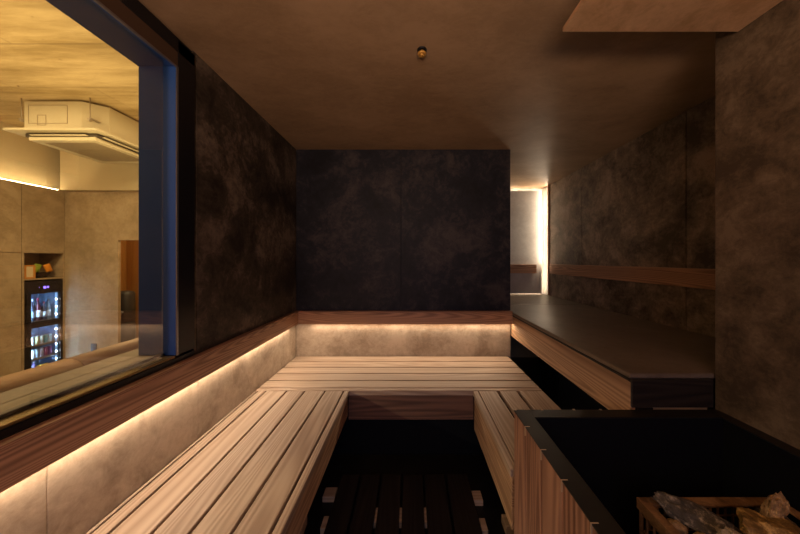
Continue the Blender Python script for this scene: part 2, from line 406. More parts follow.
# back bench
t = thing('sauna_bench', 'lower slatted bench across the back wall with glowing boards', 'bench', (0, 1.9, 0.0))
ys = [2.214, 2.10, 1.985, 1.878, 1.767, 1.664]
bm = bmesh.new()
for i in range(len(ys)-1):
    box(bm, XL+0.004, 0.806, ys[i+1]+0.0055, ys[i]-0.0055, HB, ZB, bev=0.003, seg=2)
link('slatted_seat', bm, M['bench_x'], t)
link('nosing', B((XL+0.004, 0.806, YFB, 1.661, HB-0.005, ZB), bev=0.003, seg=2), M['bench_x'], t)
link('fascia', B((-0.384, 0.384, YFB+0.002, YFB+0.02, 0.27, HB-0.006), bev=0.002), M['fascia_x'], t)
link('kick_panel', B((-0.638, 0.80, 1.71, 1.73, 0.0, HB-0.008)), M['black_matt'], t)
# right bench
t = thing('sauna_bench', 'short lower slatted bench on the right ending at the heater enclosure', 'bench', (0.6, 1.3, 0.0))
xs = [(0.413, 0.522), (0.542, 0.642), (0.662, 0.806)]
bm = bmesh.new()
for a, b in xs: box(bm, a, b, 1.018, YFB-0.004, HB, ZB, bev=0.003, seg=2)
link('slatted_seat', bm, M['bench_y'], t)
link('nosing', B((0.380, 0.409, 1.018, YFB-0.004, HB-0.005, ZB), bev=0.003, seg=2), M['bench_y'], t)
link('fascia', B((0.386, 0.404, 1.018, YFB-0.004, 0.215, HB-0.006), bev=0.002), M['fascia_y'], t)
for y in (1.05, 1.5): link('bearer', B((0.406, 0.80, y, y+0.04, HB-0.05, HB-0.0005)), M['black_wood'], t)
link('kick_panel', B((0.55, 0.57, 1.018, 1.70, 0.0, HB-0.052)), M['black_matt'], t)
link('foot', B((0.43, 0.49, 1.21, 1.27, 0.0, 0.04), bev=0.003), M['pale_wood'], t)

# floor duckboard
t = thing('duckboard', 'dark slatted duckboard on the floor between the benches', 'duckboard', (-0.04, 1.1, 0.0))
xs = [-0.39, -0.28, -0.166, -0.049, 0.068, 0.19, 0.32]
bm = bmesh.new()
for i in range(6):
    box(bm, xs[i]+0.006, xs[i+1]-0.006, 0.55, 1.49, 0.03, 0.05, bev=0.002)
link('slat_deck', bm, M['black_wood_y'], t)
link('cross_batten', B((-0.21, 0.11, 1.238, 1.312, 0.0, 0.0295), bev=0.001), M['pale_wood'], t)
for x, y in ((-0.425, 1.40), (0.335, 1.38), (-0.40, 1.24), (0.335, 1.23)):
    w = 0.032 if y > 1.3 else 0.014
    link('foot', B((x-w, x+w, y-0.03, y+0.03, 0.0, 0.0290), bev=0.002), M['pale_wood'], t)

# ------------------------------------------------------------------ upper bench
t = thing('upper_bench', 'wide upper bench with a smooth dark top and wooden front along the alcove', 'bench', (1.2, 1.6, 0.0))
bm = bmesh.new()
box(bm, 0.832, XR-0.002, 1.012, 2.598, Z_UP-0.02, Z_UP, bev=0.007, seg=3)
box(bm, 0.832, XR-0.002, 2.602, YA+0.085, Z_UP-0.02, Z_UP, bev=0.003, seg=2)
link('bench_top', bm, M['slab'], t)
link('bench_top', B((-0.29, 0.829, 2.33, YA-0.002, Z_UP-0.02, Z_UP), bev=0.003), M['slab'], t)
link('top_edging', B((0.834, 0.8475, 1.018, 2.60, Z_UP-0.032, Z_UP-0.0205), bev=0.002), M['black_wood_y'], t)
link('fascia', B((0.837, 0.857, 1.014, 2.60, 0.614, Z_UP-0.033), bev=0.002), M['fascia_y'], t)
link('end_board', B((0.838, 1.148, 1.0075, 1.026, 0.690, Z_UP-0.0205), bev=0.002), M['black_wood'], t)
link('end_cleat', B((0.86, 1.148, 1.030, 1.05, 0.668, 0.72), bev=0.001), M['pale_wood'], t)
link('bracket', B((0.86, 0.92, 1.008, 1.029, 0.655, 0.689), bev=0.002), M['black_metal'], t)
for x in (0.90, 1.60): link('bearer', B((x, x+0.04, 1.06, 2.60, 0.70, Z_UP-0.021)), M['black_wood_y'], t)
link('kick_panel', B((1.25, 1.27, 1.012, 2.60, 0.0, 0.612)), M['black_matt'], t)

# ------------------------------------------------------------------ heater enclosure
HX0, HX1, HY0, HY1, HZ = 0.385, 1.146, 0.10, 0.995, 0.69
t = thing('heater_enclosure', 'wood-clad heater enclosure with a black rim against the right pier', 'heater guard', (0.76, 0.55, 0.0))
seams = [0.995, 0.894, 0.785, 0.677, 0.566, 0.458, 0.35, 0.24, 0.10]
bm = bmesh.new()
for a, b in zip(seams, seams[1:]):
    box(bm, HX0, HX0+0.018, b+0.0018, a-0.0018, 0.01, HZ-0.004, bev=0.002)
link('side_cladding', bm, M['clad'], t)
for ya, yb in ((HY1-0.018, HY1), (HY0, HY0+0.018)):
    bm = bmesh.new(); x = HX0+0.02
    while x < HX1-0.02:
        x2 = min(x+0.108, HX1-0.004)
        box(bm, x+0.001, x2-0.001, ya, yb, 0.01, HZ-0.004, bev=0.002)
        x += 0.108
    link('end_cladding', bm, M['clad'], t)
link('lining', B((HX0+0.019, HX0+0.045, HY0+0.02, HY1-0.02, 0.01, HZ-0.004), (HX1-0.03, HX1-0.004, HY0+0.02, HY1-0.02, 0.01, HZ-0.004),
     (HX0+0.045, HX1-0.03, HY1-0.045, HY1-0.02, 0.01, HZ-0.004), (HX0+0.045, HX1-0.03, HY0+0.02, HY0+0.045, 0.01, HZ-0.004),
     (HX0+0.045, HX1-0.03, HY0+0.045, HY1-0.045, 0.01, 0.02)), M['black_matt'], t)
link('rim', B((HX0-0.001, HX0+0.055, HY0, HY1+0.001, HZ-0.004, HZ), (HX1-0.04, HX1+0.001, HY0, HY1+0.001, HZ-0.004, HZ),
     (HX0+0.055, HX1-0.04, HY1-0.048, HY1+0.001, HZ-0.004, HZ), (HX0+0.055, HX1-0.04, HY0, HY0+0.05, HZ-0.004, HZ), bev=0.0008), M['rim'], t)
for y in seams[1:5]:
    link('clip', B((HX0-0.003, HX0+0.014, y-0.0012, y+0.0012, HZ-0.03, HZ+0.0008)), M['screw'], t)
for x in (HX0+0.001, HX0+0.10, HX0+0.22, HX0+0.32):
    link('clip', B((x, x+0.008, HY1-0.004, HY1+0.003, HZ-0.006, HZ+0.0012)), M['screw'], t)

# the heater inside
EX0, EX1, EY0, EY1, EZ = 0.665, 1.08, 0.24, 0.786, 0.55
t = thing('sauna_heater', 'electric sauna heater basket with a rusty iron frame inside the enclosure', 'sauna heater', (0.87, 0.52, 0.02))
w = 0.026
link('top_frame', B((EX0, EX0+w, EY0, EY1, EZ-0.006, EZ), (EX1-w, EX1, EY0, EY1, EZ-0.006, EZ),
     (EX0+w, EX1-w, EY1-w, EY1, EZ-0.006, EZ), (EX0+w, EX1-w, EY0, EY0+w, EZ-0.006, EZ),
     (EX0, EX0+0.004, EY0, EY1, EZ-0.03, EZ-0.006), (EX0, EX1, EY1-0.004, EY1, EZ-0.03, EZ-0.006), bev=0.001), M['rust'], t)
bm = bmesh.new()
y = EY0+0.01
while y < EY1: box(bm, EX0+0.006, EX0+0.010, y, y+0.004, 0.06, EZ-0.007); y += 0.022
x = EX0+0.01
while x < EX1: box(bm, x, x+0.004, EY1-0.010, EY1-0.006, 0.06, EZ-0.007); x += 0.022
for k in range(10):
    z = 0.10+k*0.045
    box(bm, EX0+0.010, EX0+0.013, EY0, EY1-0.01, z, z+0.003); box(bm, EX0+0.01, EX1, EY1-0.013, EY1-0.010, z, z+0.003)
link('basket_mesh', bm, M['rust'], t)
link('inner_body', B((EX0+0.016, EX1-0.02, EY0+0.02, EY1-0.016, 0.02, 0.47), bev=0.004), M['black_matt'], t)

# stones
def rock_mat(name, dark, light, scale=18, white=None):
    stops = [(0.32, dark), (0.66, light)]
    m, nt, b, out = nm(name)
    tc = nd(nt, 'ShaderNodeTexCoord')
    n1 = nd(nt, 'ShaderNodeTexNoise'); n1.inputs['Scale'].default_value = scale; n1.inputs['Detail'].default_value = 9; n1.inputs['Roughness'].default_value = 0.75
    n2 = nd(nt, 'ShaderNodeTexNoise'); n2.inputs['Scale'].default_value = scale*9; n2.inputs['Detail'].default_value = 4
    for n in (n1, n2): nt.links.new(tc.outputs['Object'], n.inputs['Vector'])
    if white: stops = [(0.30, dark), (0.52, light), (0.66, white)]
    nt.links.new(ramp(nt, n1.outputs['Fac'], stops), b.inputs['Base Color'])
    b.inputs['Roughness'].default_value = 0.5
    bp = nd(nt, 'ShaderNodeBump'); bp.inputs['Strength'].default_value = 0.8; bp.inputs['Distance'].default_value = 0.004
    nt.links.new(math_(nt, 'ADD', n1.outputs['Fac'], math_(nt, 'MULTIPLY', n2.outputs['Fac'], 0.5)), bp.inputs['Height']); nt.links.new(bp.outputs[0], b.inputs['Normal'])
    return m
R1 = rock_mat('slate_grey_rock', (0.012, 0.011, 0.010), (0.07, 0.058, 0.048), 44, (0.45, 0.38, 0.31))
R2 = rock_mat('gold_brown_rock', (0.025, 0.014, 0.006), (0.26, 0.15, 0.045), 28, (0.85, 0.58, 0.22))
R3 = rock_mat('tan_rock', (0.07, 0.040, 0.018), (0.34, 0.21, 0.10), 38, (0.65, 0.45, 0.24))
R4 = rock_mat('pale_rock', (0.14, 0.11, 0.075), (0.42, 0.34, 0.25), 26, (0.7, 0.6, 0.47))

def rock(label, size, rot, loc, mat, seed, sub=4, rough=0.22):
    bm = bmesh.new()
    bmesh.ops.create_icosphere(bm, subdivisions=sub, radius=1)
    rnd = random.Random(seed)
    # cleave with planes for broken faces
    cuts = []
    for k in range(11):
        n = Vector((rnd.uniform(-1, 1), rnd.uniform(-1, 1), rnd.uniform(-1, 1))).normalized()
        cuts.append((n, rnd.uniform(0.52, 0.85)))
    off = Vector((seed*3.1, seed*1.7, seed*0.9))
    R = Euler(rot).to_matrix()
    for v in bm.verts:
        p = v.co.copy()
        for n, d in cuts:
            s = p.dot(n)
            if s > d: p -= n*(s-d)*0.93
        f = noise.fractal(p*1.7+off, 0.7, 2.2, 5)
        p *= 1 + rough*f
        q = noise.fractal(p*6+off, 0.8, 2.3, 3)
        p *= 1 + rough*0.25*q
        v.co = R @ Vector((p.x*size[0], p.y*size[1], p.z*size[2])) + Vector(loc)
    o = link('sauna_stone', bm, mat)
    tag(o, label, 'stone', 'stones in the heater basket')
    return o
rock('long dark slate-like stone lying slantwise across the basket corner', (0.115, 0.036, 0.026), (0.25, 0.16, -0.62), (0.785, 0.705, 0.552), R1, 3)
rock('large golden-brown stone in the middle of the heater', (0.078, 0.062, 0.042), (0.2, 0.1, 0.25), (0.885, 0.655, 0.568), R2, 8)
rock('upright rough tan stone standing behind the golden stone', (0.026, 0.022, 0.052), (0.1, 0.30, 0.4), (0.965, 0.708, 0.588), R3, 12, rough=0.3)
rock('pale grey stone at the front edge below the golden stone', (0.062, 0.032, 0.024), (0.4, 0.25, -0.45), (0.790, 0.606, 0.580), R4, 15)
rock('brown stone at the right end of the basket', (0.045, 0.05, 0.032), (0.2, -0.2, 0.6), (1.000, 0.618, 0.556), R3, 21)
rock('small tan stone by the left inner edge of the basket', (0.022, 0.026, 0.018), (0.1, 0.3, 0.2), (0.718, 0.715, 0.532), R3, 25, 3)
rock('small reddish stone under the long dark stone', (0.026, 0.020, 0.024), (0.5, 0.1, 0.9), (0.733, 0.670, 0.535), R2, 31, 3)
rock('dark stone beneath the golden stone', (0.06, 0.05, 0.035), (0.1, 0.1, 1.2), (0.85, 0.585, 0.519), R1, 37)
rock('dark broken stone between the tan upright and the basket edge', (0.05, 0.045, 0.032), (0.1, 0.5, 0.3), (1.01, 0.725, 0.520), R1, 41)
rock('small grey stone nearest the front in the left row', (0.03, 0.03, 0.024), (0.1, 0.2, 0.3), (0.726, 0.622, 0.530), R1, 44, 3)

# heat shield plate under the ceiling
t = thing('heat_shield', 'shiny copper-coloured plate hanging under the ceiling above the heater', 'heat shield', (0.84, 0.5, 2.05))
link('plate', B((0.531, 1.147, -0.05, 0.933, 2.050, 2.054), bev=0.001), M['hood'], t)
link('folded_edge', B((0.531, 0.534, -0.05, 0.933, 2.054, 2.064), (0.531, 1.147, 0.930, 0.933, 2.054, 2.064)), M['hood'], t)
for x, y in ((0.6, 0.86), (1.08, 0.86), (0.6, 0.1), (1.08, 0.1)):
    bm = bmesh.new(); lathe(bm, [(0.005, 2.054), (0.005, ZC-0.001)], (x, y, 0), 8); link('hanger', bm, M['black_metal'], t)

# sprinkler
t = thing('sprinkler', 'small brass sprinkler head on the dark ceiling', 'sprinkler', (0.048, 1.167, ZC-0.001))
bm = bmesh.new(); lathe(bm, [(0.016, ZC-0.006), (0.021, ZC-0.004), (0.022, ZC+0.001)], (0.048, 1.167, 0), 24); link('collar', bm, M['black_metal'], t)
bm = bmesh.new(); lathe(bm, [(0.006, ZC-0.026), (0.009, ZC-0.0225), (0.008, ZC-0.015), (0.011, ZC-0.0065)], (0.048, 1.167, 0), 16); link('nozzle', bm, M['brass'], t)
bm = bmesh.new(); lathe(bm, [(0.016, ZC-0.022), (0.020, ZC-0.016)], (0.048, 1.167, 0), 16)
link('deflector', bm, M['brass'], t)

# ------------------------------------------------------------------ lounge beyond the window
struct('floor_lounge', B((-6.4, -1.11, -2.6, 4.6, LZ0-0.1, LZ0)), M['lounge_floor'])
struct('ceiling_lounge', B((-6.4, -1.11, -2.6, 4.6, LZ1, LZ1+0.1)), M['ply'])
struct('wall_lounge_side', B((-6.1, -6.0, -2.6, 4.4, LZ0, LZ1)), M['lounge_wall'])
NX0, NX1, NZ = -4.73, -3.85, 1.57     # doorway niche in the end wall
struct('wall_lounge_end', B((-6.0, NX0-0.02, LY, LY+0.03, LZ0, 2.363), (NX1+0.02, -1.11, LY, LY+0.03, LZ0, 2.363), (NX0-0.02, NX1+0.02, LY, LY+0.03, NZ+0.02, 2.363)), M['lounge_wall'])
struct('wall_lounge_bulkhead', B((-5.60, -1.11, LY-0.06, LY+0.12, 2.364, LZ1)), M['lounge_paint'])
struct('wall_lounge_side_upper', B((-6.0, -5.76, -2.6, LY+0.12, 2.40, LZ1)), M['lounge_paint'])
struct('wall_lounge_front', B((-6.1, -1.11, -2.6, -2.5, LZ0, LZ1)), M['lounge_wall'])
struct('wall_lounge_sauna_side', B((-1.16, -1.109, -2.5, YF-0.1, LZ0, LZ1), (-1.16, -1.109, YF-0.1, LY, LZ0, -0.1), (-1.16, -1.109, YF-0.1, LY, ZC+0.12, LZ1), (-1.16, -1.109, 3.4, LY, -0.1, ZC+0.12)), M['lounge_wall'])
# niche with orange wood panelling
struct('trim_1', B((NX0-0.02, NX0, LY-0.008, LY+0.029, LZ0, NZ), (NX1, NX1+0.02, LY-0.008, LY+0.029, LZ0, NZ), (NX0-0.02, NX1+0.02, LY-0.008, LY+0.029, NZ, NZ+0.02)), M['lounge_wall'])
struct('wall_lounge_niche', B((-5.3, NX1+0.02, LY+0.60, LY+0.65, LZ0, 2.0), (-5.3, -5.25, LY+0.031, LY+0.6, LZ0, 2.0), (NX1, NX1+0.05, LY+0.031, LY+0.6, LZ0, 2.0), (-5.3, NX1+0.05, LY+0.031, LY+0.65, 2.0, 2.05)), M['orange_wood'])
t = thing('water_dispenser', 'dark grey rounded dispenser standing in the orange wood niche', 'dispenser', (-4.96, LY+0.32, LZ0))
bm = bmesh.new(); lathe(bm, [(0.12, LZ0), (0.12, 0.16), (0.11, 0.18)], (-4.96, LY+0.32, 0), 28); link('cabinet', bm, M['dark_grey'], t)
bm = bmesh.new(); lathe(bm, [(0.11, 0.181), (0.12, 0.20), (0.12, 0.66), (0.10, 0.70), (0.05, 0.715)], (-4.96, LY+0.32, 0), 28); link('tank', bm, M['dark_grey'], t)
bm = bmesh.new(); lathe(bm, [(0.03, 0), (0.03, 0.03), (0.018, 0.045)], (-4.90, LY+0.175, 0.36), 12, 'Y'); link('tap', bm, M['bead'], t)
o = link('power_outlet', B((-5.175, -5.08, LY-0.010, LY, -0.23, -0.10), bev=0.003), M['dark_grey']); tag(o, 'dark power outlet low on the beige lounge wall', 'outlet')

# counter with wooden edge outside the glass
t = thing('lounge_counter', 'tan stone counter with a rounded wooden edge outside the window', 'counter', (-1.2, 0.8, 0.70))
link('counter_top', B((-1.205, -1.110, -0.95, 3.3, 0.83, 0.860), bev=0.002), M['concrete'], t)
for a, b in ((-0.95, 0.15), (0.153, 0.985), (0.988, 2.2), (2.203, 3.3)):
    bm = bmesh.new()
    prof = []
    n = 22; ring0 = []; ring1 = []
    for k in range(n):
        an = 2*PI*k/n
        x = -1.268+0.062*math.copysign(abs(math.cos(an))**0.8, math.cos(an)); z = 0.826+0.058*math.copysign(abs(math.sin(an))**0.8, math.sin(an))
        ring0.append(bm.verts.new((x, a, z))); ring1.append(bm.verts.new((x, b, z)))
    for k in range(n):
        f = bm.faces.new((ring0[k], ring0[(k+1) % n], ring1[(k+1) % n], ring1[k])); f.smooth = True
    bm.faces.new(ring0); bm.faces.new(ring1); bmesh.ops.recalc_face_normals(bm, faces=bm.faces)
    link('wooden_edge', bm, M['ledge_wood'], t)
link('support_panel', B((-1.20, -1.165, -0.95, 3.3, LZ0, 0.829)), M['lounge_wall'], t)

# cabinets
t = thing('tall_cabinet', 'beige concrete-look wall cabinet left of the drinks fridge', 'cabinet', (-5.8, 3.4, LZ0))
link('body', B((-5.99, -5.622, 3.0, 3.826, LZ0, 2.355)), M['lounge_wall'], t)
link('door', B((-5.62, LX, 3.0, 3.824, LZ0+0.02, 1.352), bev=0.002), M['lounge_wall'], t)
link('door', B((-5.62, LX, 3.0, 3.824, 1.359, 2.360), bev=0.002), M['lounge_wall'], t)
t = thing('tall_cabinet', 'beige concrete-look cabinet housing the drinks fridge and the open niche', 'cabinet', (-5.8, 4.06, LZ0))
link('side_panel', B((-5.99, LX, 3.830, 3.852, LZ0, 1.353), bev=0.001), M['lounge_wall'], t)
link('side_panel', B((-5.99, LX, 4.284, 4.303, LZ0, 1.353), bev=0.001), M['lounge_wall'], t)
link('shelf', B((-5.98, LX-0.002, 3.853, 4.283, 0.952, 0.975), bev=0.001), M['lounge_wall'], t)
link('back_panel', B((-5.995, -5.99, 3.853, 4.283, LZ0, 1.34)), M['lounge_wall'], t)
link('top_box', B((-5.99, -5.622, 3.830, 4.303, 1.354, 2.355)), M['lounge_wall'], t)
link('door', B((-5.62, LX, 3.830, 4.303, 1.354, 2.360), bev=0.002), M['lounge_wall'], t)
t = thing('cove_light', 'glowing yellow light strip on top of the lounge cabinets', 'light', (-5.7, 3.4, 2.361))
link('light_strip', B((-5.645, -5.625, -1.0, 4.24, 2.361, 2.372)), M['led_lounge'], t)

# drinks fridge
FY0, FY1, FZ0, FZ1 = 3.856, 4.280, LZ0+0.01, 0.93
t = thing('drinks_fridge', 'tall black glass-door drinks fridge glowing blue in the cabinet wall', 'fridge', (-5.8, 4.07, FZ0))
link('body', B((-5.985, -5.975, FY0, FY1, FZ0, FZ1), (-5.975, -5.635, FY0, FY0+0.012, FZ0, FZ1), (-5.975, -5.635, FY1-0.012, FY1, FZ0, FZ1),
     (-5.975, -5.635, FY0+0.012, FY1-0.012, FZ1-0.03, FZ1), (-5.975, -5.635, FY0+0.012, FY1-0.012, FZ0, FZ0+0.08)), M['fridge'], t)
link('liner', B((-5.974, -5.966, FY0+0.013, FY1-0.013, FZ0+0.081, FZ1-0.031), (-5.965, -5.66, FY0+0.013, FY0+0.018, FZ0+0.081, FZ1-0.031), (-5.965, -5.66, FY1-0.018, FY1-0.013, FZ0+0.081, FZ1-0.031)), M['fridge_in'], t)
WY0, WY1, WZ0, WZ1 = 3.925, 4.250, FZ0+0.12, 0.745
d = link('door', B((-5.632, -5.602, FY0, WY0, FZ0+0.02, FZ1), (-5.632, -5.602, WY1, FY1, FZ0+0.02, FZ1), (-5.632, -5.602, WY0, WY1, WZ1, FZ1), (-5.632, -5.602, WY0, WY1, FZ0+0.02, WZ0),
     (-5.632, -5.602, WY0, WY1, 0.235, 0.325), bev=0.001), M['fridge'], t)
link('door_glass', B((-5.620, -5.615, WY0, WY1, 0.325, WZ1), (-5.620, -5.615, WY0, WY1, WZ0, 0.235)), M['fridge_glass'], d)
link('door_handle', B((-5.602, -5.585, FY0+0.012, FY0+0.022, 0.0, 0.75), bev=0.003), M['rim'], d)
for a, b, z0, z1 in ((4.055, 4.085, 0.815, 0.85), (4.095, 4.115, 0.82, 0.85), (4.005, 4.012, 0.83, 0.84)):
    link('display', B((-5.602, -5.6005, a, b, z0, z1)), M['display'], d)
SH = [0.325, -0.035, -0.235, -0.455]
for z in SH:
    link('shelf', B((-5.96, -5.645, FY0+0.02, FY1-0.02, z-0.012, z), (-5.645, -5.640, FY0+0.02, FY1-0.02, z-0.022, z+0.006)), M['shelf_metal'], t)
link('light_strip', B((-5.650, -5.640, 4.222, 4.234, -0.6, 0.74)), M['led_tape'], t)
link('light_strip', B((-5.650, -5.640, 3.925, 3.931, -0.6, 0.74)), M['led_fridge_fill'], t)  # unseen glowing strip added to brighten the fridge inside
z = -0.55
while z < 0.74:
    if not 0.22 < z < 0.34: link('light_bead', B((-5.640, -5.636, 4.219, 4.233, z-0.007, z+0.007)), M['led_bead'], t)
    z += 0.118

def bottle(y, z, h, r, glassc, labc, capc, label, x=-5.72):
    t = thing('bottle', label, 'bottle', (x, y, z), 'bottles in the drinks fridge')
    bm = bmesh.new(); lathe(bm, [(r*0.94, z), (r, z+0.006), (r, z+h*0.58), (r*0.75, z+h*0.68), (r*0.36, z+h*0.76), (r*0.34, z+h*0.94)], (x, y, 0), 16)
    link('glass_body', bm, plain('bottle_glass', glassc, 0.2, 0, 0.6), t)
    bm = bmesh.new(); lathe(bm, [(r*1.02, z+h*0.16), (r*1.02, z+h*0.46)], (x, y, 0), 16)
    link('paper_label', bm, plain('bottle_label', labc, 0.6), t)
    bm = bmesh.new(); lathe(bm, [(r*0.40, z+h*0.9), (r*0.40, z+h)], (x, y, 0), 12)
    link('cap', bm, plain('bottle_cap', capc, 0.4), t)
def can(y, z, h, r, col, topc, label, x=-5.70):
    t = thing('drink_can', label, 'can', (x, y, z), 'cans in the drinks fridge')
    bm = bmesh.new(); lathe(bm, [(r*0.85, z), (r, z+0.008), (r, z+h-0.014), (r*0.86, z+h-0.002)], (x, y, 0), 16)
    link('can_body', bm, plain('can_paint', col, 0.35, 0.2), t)
    bm = bmesh.new(); lathe(bm, [(r*0.86, z+h-0.0015), (r*0.86, z+h)], (x, y, 0), 16)
    link('can_lid', bm, plain('can_lid', topc, 0.3, 0.6), t)
zt = SH[0]+0.0005
bottle(3.955, zt, 0.30, 0.028, (0.03, 0.05, 0.03), (0.60, 0.50, 0.30), (0.7, 0.6, 0.4), 'dark bottle with a tan label, first from the left on the top fridge shelf')
bottle(4.015, zt, 0.33, 0.029, (0.02, 0.03, 0.05), (0.25, 0.28, 0.30), (0.8, 0.8, 0.85), 'tall dark bottle with a white cap on the top fridge shelf')
bottle(4.078, zt, 0.34, 0.030, (0.10, 0.015, 0.03), (0.75, 0.78, 0.80), (0.75, 0.10, 0.22), 'red bottle with a white label and pink cap on the top fridge shelf')
bottle(4.143, zt, 0.28, 0.029, (0.03, 0.03, 0.05), (0.65, 0.72, 0.78), (0.45, 0.08, 0.10), 'short dark bottle with a pale label and red cap in the top fridge row')
bottle(4.197, zt, 0.31, 0.024, (0.25, 0.32, 0.38), (0.75, 0.80, 0.85), (0.2, 0.2, 0.25), 'slim clear bottle at the right end of the top fridge shelf')
row2 = [((0.06, 0.30, 0.75), 'blue'), ((0.55, 0.66, 0.62), 'pale green'), ((0.62, 0.60, 0.30), 'yellow-green'), ((0.40, 0.42, 0.30), 'olive'), ((0.10, 0.35, 0.34), 'dark teal'), ((0.38, 0.60, 0.62), 'pale teal')]
for i, (c, nme) in enumerate(row2):
    can(3.952+i*0.049, SH[1]+0.0005, 0.125, 0.022, c, (0.6, 0.65, 0.7), nme+' drink can on the middle shelf of the drinks fridge')
row3 = [((0.32, 0.22, 0.50), 'purple'), ((0.78, 0.80, 0.85), 'white'), ((0.50, 0.62, 0.72), 'silver-blue'), ((0.60, 0.55, 0.62), 'light grey'), ((0.42, 0.12, 0.20), 'crimson'), ((0.28, 0.12, 0.32), 'dark plum')]
for i, (c, nme) in enumerate(row3):
    can(3.952+i*0.049, SH[2]+0.0005, 0.135, 0.022, c, (0.6, 0.65, 0.7), nme+' drink can on the shelf below the middle of the drinks fridge')
bottle(4.03, SH[3]+0.0005, 0.16, 0.026, (0.35, 0.25, 0.6), (0.75, 0.75, 0.85), (0.8, 0.8, 0.9), 'small violet bottle on the lowest visible fridge shelf')
can(3.965, SH[3]+0.0005, 0.10, 0.028, (0.70, 0.78, 0.85), (0.6, 0.65, 0.7), 'short white can on the lowest visible fridge shelf')

def bag(name, label, c, dims, rot, mat, cat='snack bag', group=None):
    bm = bmesh.new()
    nu, nv = 10, 12
    R = Euler(rot).to_matrix()
    for side in (1, -1):
        g = []
        for i in range(nu+1):
            row = []
            for j in range(nv+1):
                u, v = i/nu*2-1, j/nv*2-1
                th = (1-abs(u)**3)*(1-abs(v)**4)
                p = Vector((u*dims[0]/2, side*dims[1]/2*th*(1+0.2*noise.noise(Vector((u*3, v*3, dims[0]*50)))), v*dims[2]/2))
                row.append(bm.verts.new(R @ p + Vector(c)))
            g.append(row)
        for i in range(nu):
            for j in range(nv):
                f = bm.faces.new((g[i][j], g[i+1][j], g[i+1][j+1], g[i][j+1])); f.smooth = True
    bmesh.ops.remove_doubles(bm, verts=bm.verts, dist=1e-5)
    bmesh.ops.recalc_face_normals(bm, faces=bm.faces)
    o = link(name, bm, mat); tag(o, label, cat, group); return o
yel = plain('yellow_foil', (0.85, 0.60, 0.06), 0.3)
bag('snack_bag', 'yellow packet on the lowest visible fridge shelf', (-5.71, 4.12, SH[3]+0.048), (0.13, 0.07, 0.095), (0, 0, PI/2), yel, group='packets')
# niche items
zn = 0.9755
t = thing('picture_frame', 'small orange wooden frame with a cream card beside the snack basket', 'picture frame', (-5.617, 3.915, zn))
link('frame', B((-5.625, -5.610, 3.856, 3.880, zn, zn+0.20), (-5.625, -5.610, 3.952, 3.976, zn, zn+0.20), (-5.625, -5.610, 3.880, 3.952, zn, zn+0.022), (-5.625, -5.610, 3.880, 3.952, zn+0.178, zn+0.20), bev=0.001), M['frame_orange'], t)
link('card', B((-5.622, -5.614, 3.880, 3.952, zn+0.022, zn+0.178)), M['card'], t)
t = thing('snack_basket', 'round dark basket holding snack bags in the niche above the fridge', 'basket', (-5.735, 4.105, zn))
bm = bmesh.new()
lathe(bm, [(0.060, zn), (0.085, zn+0.03), (0.108, zn+0.075), (0.110, zn+0.080), (0.104, zn+0.078), (0.080, zn+0.035), (0.055, zn+0.010)], (-5.735, 4.105, 0), 28)
link('bowl', bm, plain('dark_wicker', (0.035, 0.018, 0.010), 0.6, bump=0.8, bscale=120), t)
bm = bmesh.new()
seg = 20
ring = []
for k in range(seg+1):
    a = PI*k/seg; p = Vector((-5.735, 4.105+0.107*math.cos(a), zn+0.078+0.10*math.sin(a)))
    box(bm, p.x-0.004, p.x+0.004, p.y-0.009, p.y+0.009, p.z-0.006, p.z+0.006)
link('basket_handle', bm, plain('dark_wicker_handle', (0.035, 0.018, 0.010), 0.6), t)
bag('snack_bag', 'green snack bag in the dark basket', (-5.70, 4.052, zn+0.150), (0.085, 0.04, 0.13), (0.05, 0.30, PI/2), plain('green_foil', (0.30, 0.42, 0.04), 0.35), group='packets')
bag('snack_bag', 'orange snack bag in the dark basket', (-5.69, 4.170, zn+0.148), (0.085, 0.04, 0.13), (0.05, -0.35, PI/2), plain('orange_foil', (0.85, 0.32, 0.03), 0.35), group='packets')

# ceiling cassette air conditioner
t = thing('air_conditioner', 'cream ceiling cassette air conditioner in the lounge', 'air conditioner', (-4.25, 3.65, 2.73))
bm = bmesh.new()
x0, x1, y0, y1, c = -4.68, -3.80, 3.22, 4.02, 0.13
prism(bm, [(x0+c, y0), (x1-c, y0), (x1, y0+c), (x1, y1-c), (x1-c, y1), (x0+c, y1), (x0, y1-c), (x0, y0+c)] if False else
      [(x0, y0), (x1-c-0.06, y0), (x1, y0+c), (x1, y1), (x0, y1)], 2.83, 3.17)
link('casing', bm, M['ac_white'], t)
bm = bmesh.new()
for (xa, xb, za, zb) in ((-4.63, -4.16, 2.90, 3.12), (-4.52, -4.42, 2.88, 3.00)):
    box(bm, xa, xb, y0-0.004, y0-0.001, za, za+0.006); box(bm, xa, xb, y0-0.004, y0-0.001, zb, zb+0.006)
    box(bm, xa, xa+0.006, y0-0.004, y0-0.001, za, zb); box(bm, xb, xb+0.006, y0-0.004, y0-0.001, za, zb)
link('access_cover', bm, M['ac_grille'], t)
link('panel_flange', B((-4.86, -3.74, 3.16, 4.08, 2.795, 2.828), bev=0.012, seg=3), M['ac_white'], t)
link('air_outlet', B((-4.70, -3.82, 3.24, 4.02, 2.750, 2.794), bev=0.004), M['ac_dark'], t)
link('louver', B((-4.60, -3.92, 3.20, 3.235, 2.755, 2.763), bev=0.003), M['ac_white'], t)
link('louver', B((-3.81, -3.775, 3.28, 3.98, 2.755, 2.763), bev=0.003), M['ac_white'], t)
